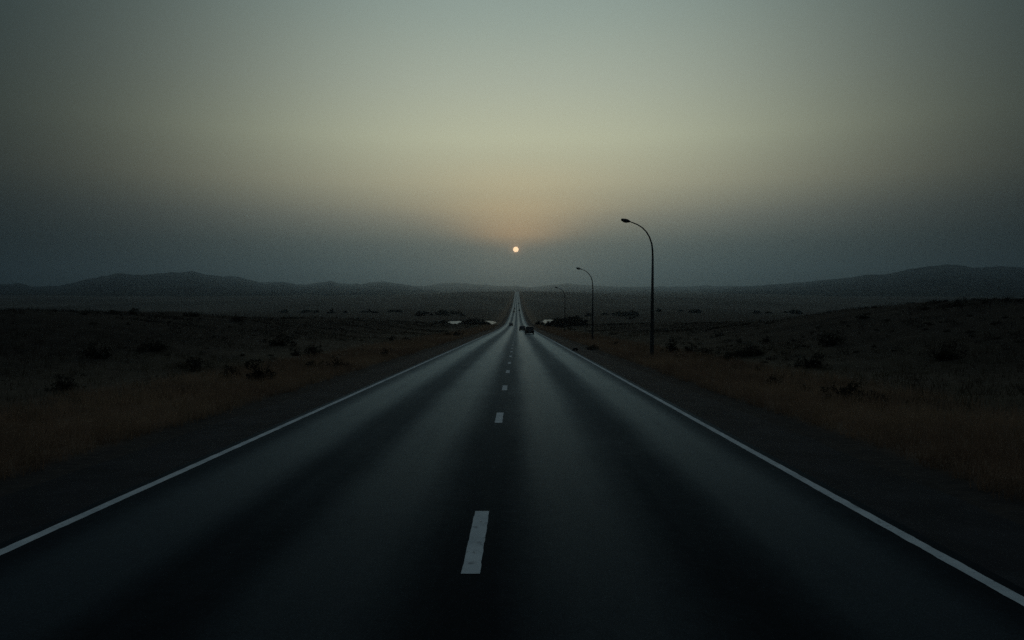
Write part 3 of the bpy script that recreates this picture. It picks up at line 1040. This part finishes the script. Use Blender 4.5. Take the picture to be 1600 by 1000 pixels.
def make_car(spec, paint):
    """built with its nose towards +Y, wheels on z = 0"""
    Lh, w_, belt, roof = spec['len'] / 2, spec['w'], spec['belt'], spec['roof']
    g = spec['clear']
    ms = {}
    bm = bmesh.new()
    hood = spec['hood']
    ys = [(-Lh, 0.90, g + 0.22, belt - 0.22), (-Lh + 0.06, 0.95, g + 0.08, belt - 0.06), (-Lh + 0.35, 0.99, g, belt), (-0.6, 1.0, g, belt + 0.01),
          (0.5, 1.0, g, belt), (Lh - hood, 0.995, g, belt - 0.03), (Lh - 0.45, 0.97, g, belt - 0.13), (Lh - 0.10, 0.93, g + 0.06, belt - 0.24), (Lh, 0.86, g + 0.2, belt - 0.34)]
    loft(bm, [(y, body_ring(w_ * k, z0, zt - 0.12, zt)) for y, k, z0, zt in ys])
    ms['body'] = mesh_bm('body', bm, paint, True)
    bm = bmesh.new()
    c0, c1 = spec['cab']
    zb = belt - 0.03
    r0, r1 = c0 + spec['rear_rake'], c1 - spec['front_rake']
    cw = w_ * 0.90
    loft(bm, [(c0, cabin_ring(cw * 0.96, zb - 0.02, zb + 0.05, 0.03)), (r0 - 0.02, cabin_ring(cw, zb - 0.02, roof - 0.05, 0.13)), (r0 + 0.25, cabin_ring(cw, zb - 0.02, roof - 0.01, 0.14)),
              ((r0 + r1) / 2, cabin_ring(cw, zb - 0.02, roof, 0.14)), (r1 - 0.1, cabin_ring(cw, zb - 0.02, roof - 0.03, 0.13)), (c1, cabin_ring(cw * 0.95, zb - 0.02, zb + 0.04, 0.03))])
    ms['roof'] = mesh_bm('roof', bm, paint, True)

    def quad(name, pts, thick_dir, mat=M_GLASS):
        bm_ = bmesh.new()
        a = [bm_.verts.new(p) for p in pts]
        b2 = [bm_.verts.new(Vector(p) + Vector(thick_dir)) for p in pts]
        n_ = len(a)
        bm_.faces.new(a)
        bm_.faces.new(b2[::-1])
        for k in range(n_):
            bm_.faces.new((a[k], b2[k], b2[(k + 1) % n_], a[(k + 1) % n_]))
        return mesh_bm(name, bm_, mat)

    hb, ht = cw / 2, cw / 2 - 0.13
    zt = roof - 0.11
    fr = (zt - zb) / (roof - zb)
    ms['rear_window'] = quad('rear_window', [(-hb + 0.10, c0 + 0.03, zb + 0.10), (hb - 0.10, c0 + 0.03, zb + 0.10), (ht - 0.06, r0 - 0.07, zt), (-ht + 0.06, r0 - 0.07, zt)], (0, -0.05, 0.01))
    ms['windscreen'] = quad('windscreen', [(-hb + 0.08, c1 - 0.05, zb + 0.07), (hb - 0.08, c1 - 0.05, zb + 0.07), (ht - 0.05, r1 + 0.0, zt + 0.02), (-ht + 0.05, r1 + 0.0, zt + 0.02)], (0, 0.05, 0.04))
    mid = (r0 + r1) / 2
    for sgn in (-1, 1):
        for nm, ya, yb, yc, yd in (('rear_side_window', c0 + 0.38, mid - 0.05, mid - 0.05, r0 + 0.18), ('front_side_window', mid + 0.05, c1 - 0.45, r1 - 0.08, mid + 0.05)):
            ms[nm + str(sgn)] = quad(nm, [(sgn * (hb - 0.02), ya, zb + 0.08), (sgn * (hb - 0.02), yb, zb + 0.08), (sgn * (ht + 0.005), yc, zt), (sgn * (ht + 0.005), yd, zt)], (sgn * 0.03, 0, 0.0))
    bm = bmesh.new()
    bm_box(bm, -w_ * 0.46, w_ * 0.46, -Lh - 0.07, -Lh + 0.3, g + 0.05, g + 0.30)
    bmesh.ops.bevel(bm, geom=bm.edges[:], offset=0.05, segments=2, affect='EDGES')
    ms['rear_bumper'] = mesh_bm('rear_bumper', bm, M_TRIM, True)
    bm = bmesh.new()
    bm_box(bm, -w_ * 0.45, w_ * 0.45, Lh - 0.3, Lh + 0.06, g + 0.04, g + 0.28)
    bmesh.ops.bevel(bm, geom=bm.edges[:], offset=0.05, segments=2, affect='EDGES')
    ms['front_bumper'] = mesh_bm('front_bumper', bm, M_TRIM, True)
    bm = bmesh.new()
    bm_box(bm, -0.42, 0.42, Lh - 0.05, Lh + 0.03, g + 0.32, g + 0.46)
    ms['grille'] = mesh_bm('grille', bm, M_TRIM)
    bm = bmesh.new()
    bm_box(bm, -0.26, 0.26, -Lh - 0.025, -Lh + 0.03, g + 0.40, g + 0.51)
    ms['number_plate'] = mesh_bm('number_plate', bm, M_PLATE)
    for nm, y0, y1, z0, z1, mat, xi, xo in (('tail_light', -Lh - 0.02, -Lh + 0.16, belt - 0.32, belt - 0.14, M_RED, w_ * 0.30, w_ * 0.46), ('headlight', Lh - 0.22, Lh - 0.01, belt - 0.44, belt - 0.31, M_CLEAR, w_ * 0.26, w_ * 0.43)):
        for sgn in (-1, 1):
            bm = bmesh.new()
            bm_box(bm, min(sgn * xi, sgn * xo), max(sgn * xi, sgn * xo), y0, y1, z0, z1)
            bmesh.ops.bevel(bm, geom=bm.edges[:], offset=0.03, segments=2, affect='EDGES')
            ms[nm + str(sgn)] = mesh_bm(nm, bm, mat, True)
    for sgn in (-1, 1):
        bm = bmesh.new()
        bm_box(bm, min(sgn * (w_ * 0.46), sgn * (w_ * 0.46 + 0.22)), max(sgn * (w_ * 0.46), sgn * (w_ * 0.46 + 0.22)), c1 - 0.62, c1 - 0.52, zb + 0.06, zb + 0.22)
        bmesh.ops.bevel(bm, geom=bm.edges[:], offset=0.03, segments=2, affect='EDGES')
        ms['wing_mirror' + str(sgn)] = mesh_bm('wing_mirror', bm, paint, True)
    R = spec['tyre']
    bm = bmesh.new()
    prof = [(-0.10, R * 0.62), (-0.11, R * 0.92), (-0.08, R), (0.08, R), (0.11, R * 0.92), (0.10, R * 0.62)]
    rings = [[bm.verts.new((x, rr * math.cos(q), rr * math.sin(q))) for q in [2 * math.pi * k / 24 for k in range(24)]] for x, rr in prof]
    for a, b2 in zip(rings, rings[1:]):
        for k in range(24):
            bm.faces.new((a[k], a[(k + 1) % 24], b2[(k + 1) % 24], b2[k]))
    bm.faces.new(rings[0][::-1])
    bm.faces.new(rings[-1])
    ms['tyre'] = mesh_bm('tyre', bm, M_TYRE)
    bm = bmesh.new()
    for k in range(5):
        q = 2 * math.pi * k / 5
        bm_tube(bm, [(0, 0.02 * math.cos(q), 0.02 * math.sin(q)), (0, R * 0.58 * math.cos(q), R * 0.58 * math.sin(q))], [0.05, 0.032], 6)
    bmesh.ops.create_cone(bm, cap_ends=True, segments=14, radius1=0.07, radius2=0.06, depth=0.09, matrix=Matrix.Rotation(math.pi / 2, 4, 'Y'))
    ms['rim'] = mesh_bm('rim', bm, M_RIM)
    return ms


SUV = dict(len=4.5, w=1.80, belt=1.05, roof=1.66, clear=0.24, hood=1.15, cab=(-2.12, 1.12), rear_rake=0.22, front_rake=0.62, tyre=0.36)
HATCH = dict(len=4.1, w=1.72, belt=0.94, roof=1.46, clear=0.19, hood=1.0, cab=(-1.92, 1.15), rear_rake=0.45, front_rake=0.72, tyre=0.31)
P_BLACK = plain('black_car_paint', (0.006, 0.006, 0.007), 0.5, var=0.05)
P_BLUE = plain('dark_blue_car_paint', (0.006, 0.008, 0.012), 0.5, var=0.05)
P_GREY = plain('dark_grey_car_paint', (0.009, 0.009, 0.010), 0.5, var=0.05)
CAR_KINDS = {'suv': (SUV, make_car(SUV, P_BLACK)), 'hatch': (HATCH, make_car(HATCH, P_BLUE)), 'grey': (HATCH, make_car(HATCH, P_GREY))}


def put_car(kind, x, y, away, label):
    spec, ms = CAR_KINDS[kind]
    e = bpy.data.objects.new('car', None)
    COL.objects.link(e)
    slope = math.atan(float(road_z(y + 1) - road_z(y - 1)) / 2)
    e.location = (x, y, float(np.interp(y, ST, road_z(ST))) + 0.004)
    e.rotation_euler = (slope, 0, 0) if away else (-slope, 0, math.pi)
    tag(e, label, 'car', 'cars on the road')
    for nm, me in ms.items():
        if nm in ('tyre', 'rim'):
            continue
        link(nm.rstrip('-1'), me, e)
    for sgn in (-1, 1):
        for yy in (-spec['len'] * 0.31, spec['len'] * 0.31):
            wv = link('wheel', ms['tyre'], e, (sgn * (spec['w'] / 2 - 0.10), yy, spec['tyre']))
            link('rim', ms['rim'], wv, (sgn * 0.075, 0, 0))
    return e


put_car('suv', 3.15, 146.0, True, 'nearest dark car, driving away in the right lane')
put_car('hatch', 2.05, 198.0, True, 'second dark car driving away, just ahead of the nearest one')
put_car('grey', -2.05, 306.0, False, 'nearest oncoming dark car, alone in the left lane')
put_car('suv', -2.45, 655.0, False, 'lower of the two tiny oncoming cars far down the road')
put_car('suv', -2.2, 770.0, False, 'upper of the two tiny oncoming cars far down the road')
put_car('suv', 2.7, 705.0, True, 'tiny dark car driving away at the bottom of the valley')
put_car('suv', 3.1, 1030.0, True, 'farthest tiny car, climbing the road beyond the valley')

# ------------------------------------------------------------------ scrap on the right shoulder
bm = bmesh.new()
nseg = 14
rows = []
sr = random.Random(4)
for k in range(nseg + 1):
    q = math.radians(-8 + 190 * k / nseg)
    rad = 0.19 + 0.03 * math.sin(3 * q)
    cx_, cz_ = 0.24 * math.cos(q), 0.02 + (rad + 0.1) * max(0.0, math.sin(q)) ** 0.8
    row = []
    for j in range(4):
        yy = -0.11 + 0.075 * j + sr.uniform(-0.012, 0.012)
        for t_ in (0, 1):
            row.append((cx_ * (1 - 0.42 * t_), yy + 0.03 * math.sin(2 * q), cz_ * (1 - 0.5 * t_)))
    rows.append(row)
vs = [[bm.verts.new(p) for p in row] for row in rows]
loop_i = [0, 2, 4, 6, 7, 5, 3, 1]
for a, b2 in zip(vs, vs[1:]):
    for k in range(8):
        i0, i1 = loop_i[k], loop_i[(k + 1) % 8]
        bm.faces.new((a[i0], a[i1], b2[i1], b2[i0]))
bm.faces.new([vs[0][i] for i in loop_i][::-1])
bm.faces.new([vs[-1][i] for i in loop_i])
p, m = at(896, 548)
scrap = link('road_debris', mesh_bm('road_debris', bm, M_TYRE))
scrap.location = (5.95, 65.0, float(road_z(65.0)) - 0.01)
scrap.rotation_euler = (0, 0, 0.5)
tag(scrap, 'small dark curled scrap lying on the right road shoulder', 'debris')

# ------------------------------------------------------------------ haze: the dusty air of the whole valley
bm = bmesh.new()
bm_box(bm, -19000, 19000, -15500, 18500, -85, 560)
HZ = bpy.data.materials.new('dusty_air')
HZ.use_nodes = True
h = NT(HZ.node_tree)
o = h.n('ShaderNodeOutputMaterial')
pv = h.n('ShaderNodeVolumePrincipled')
pv.inputs['Color'].default_value = (0.56, 0.75, 0.95, 1)
pv.inputs['Density'].default_value = 0.000112
pv.inputs['Anisotropy'].default_value = 0.885
h.t.links.new(pv.outputs[0], o.inputs['Volume'])
me = mesh_bm('haze', bm, HZ)
haze = tag(link('haze', me), 'bluish dusk haze filling the valley air', kind='stuff')
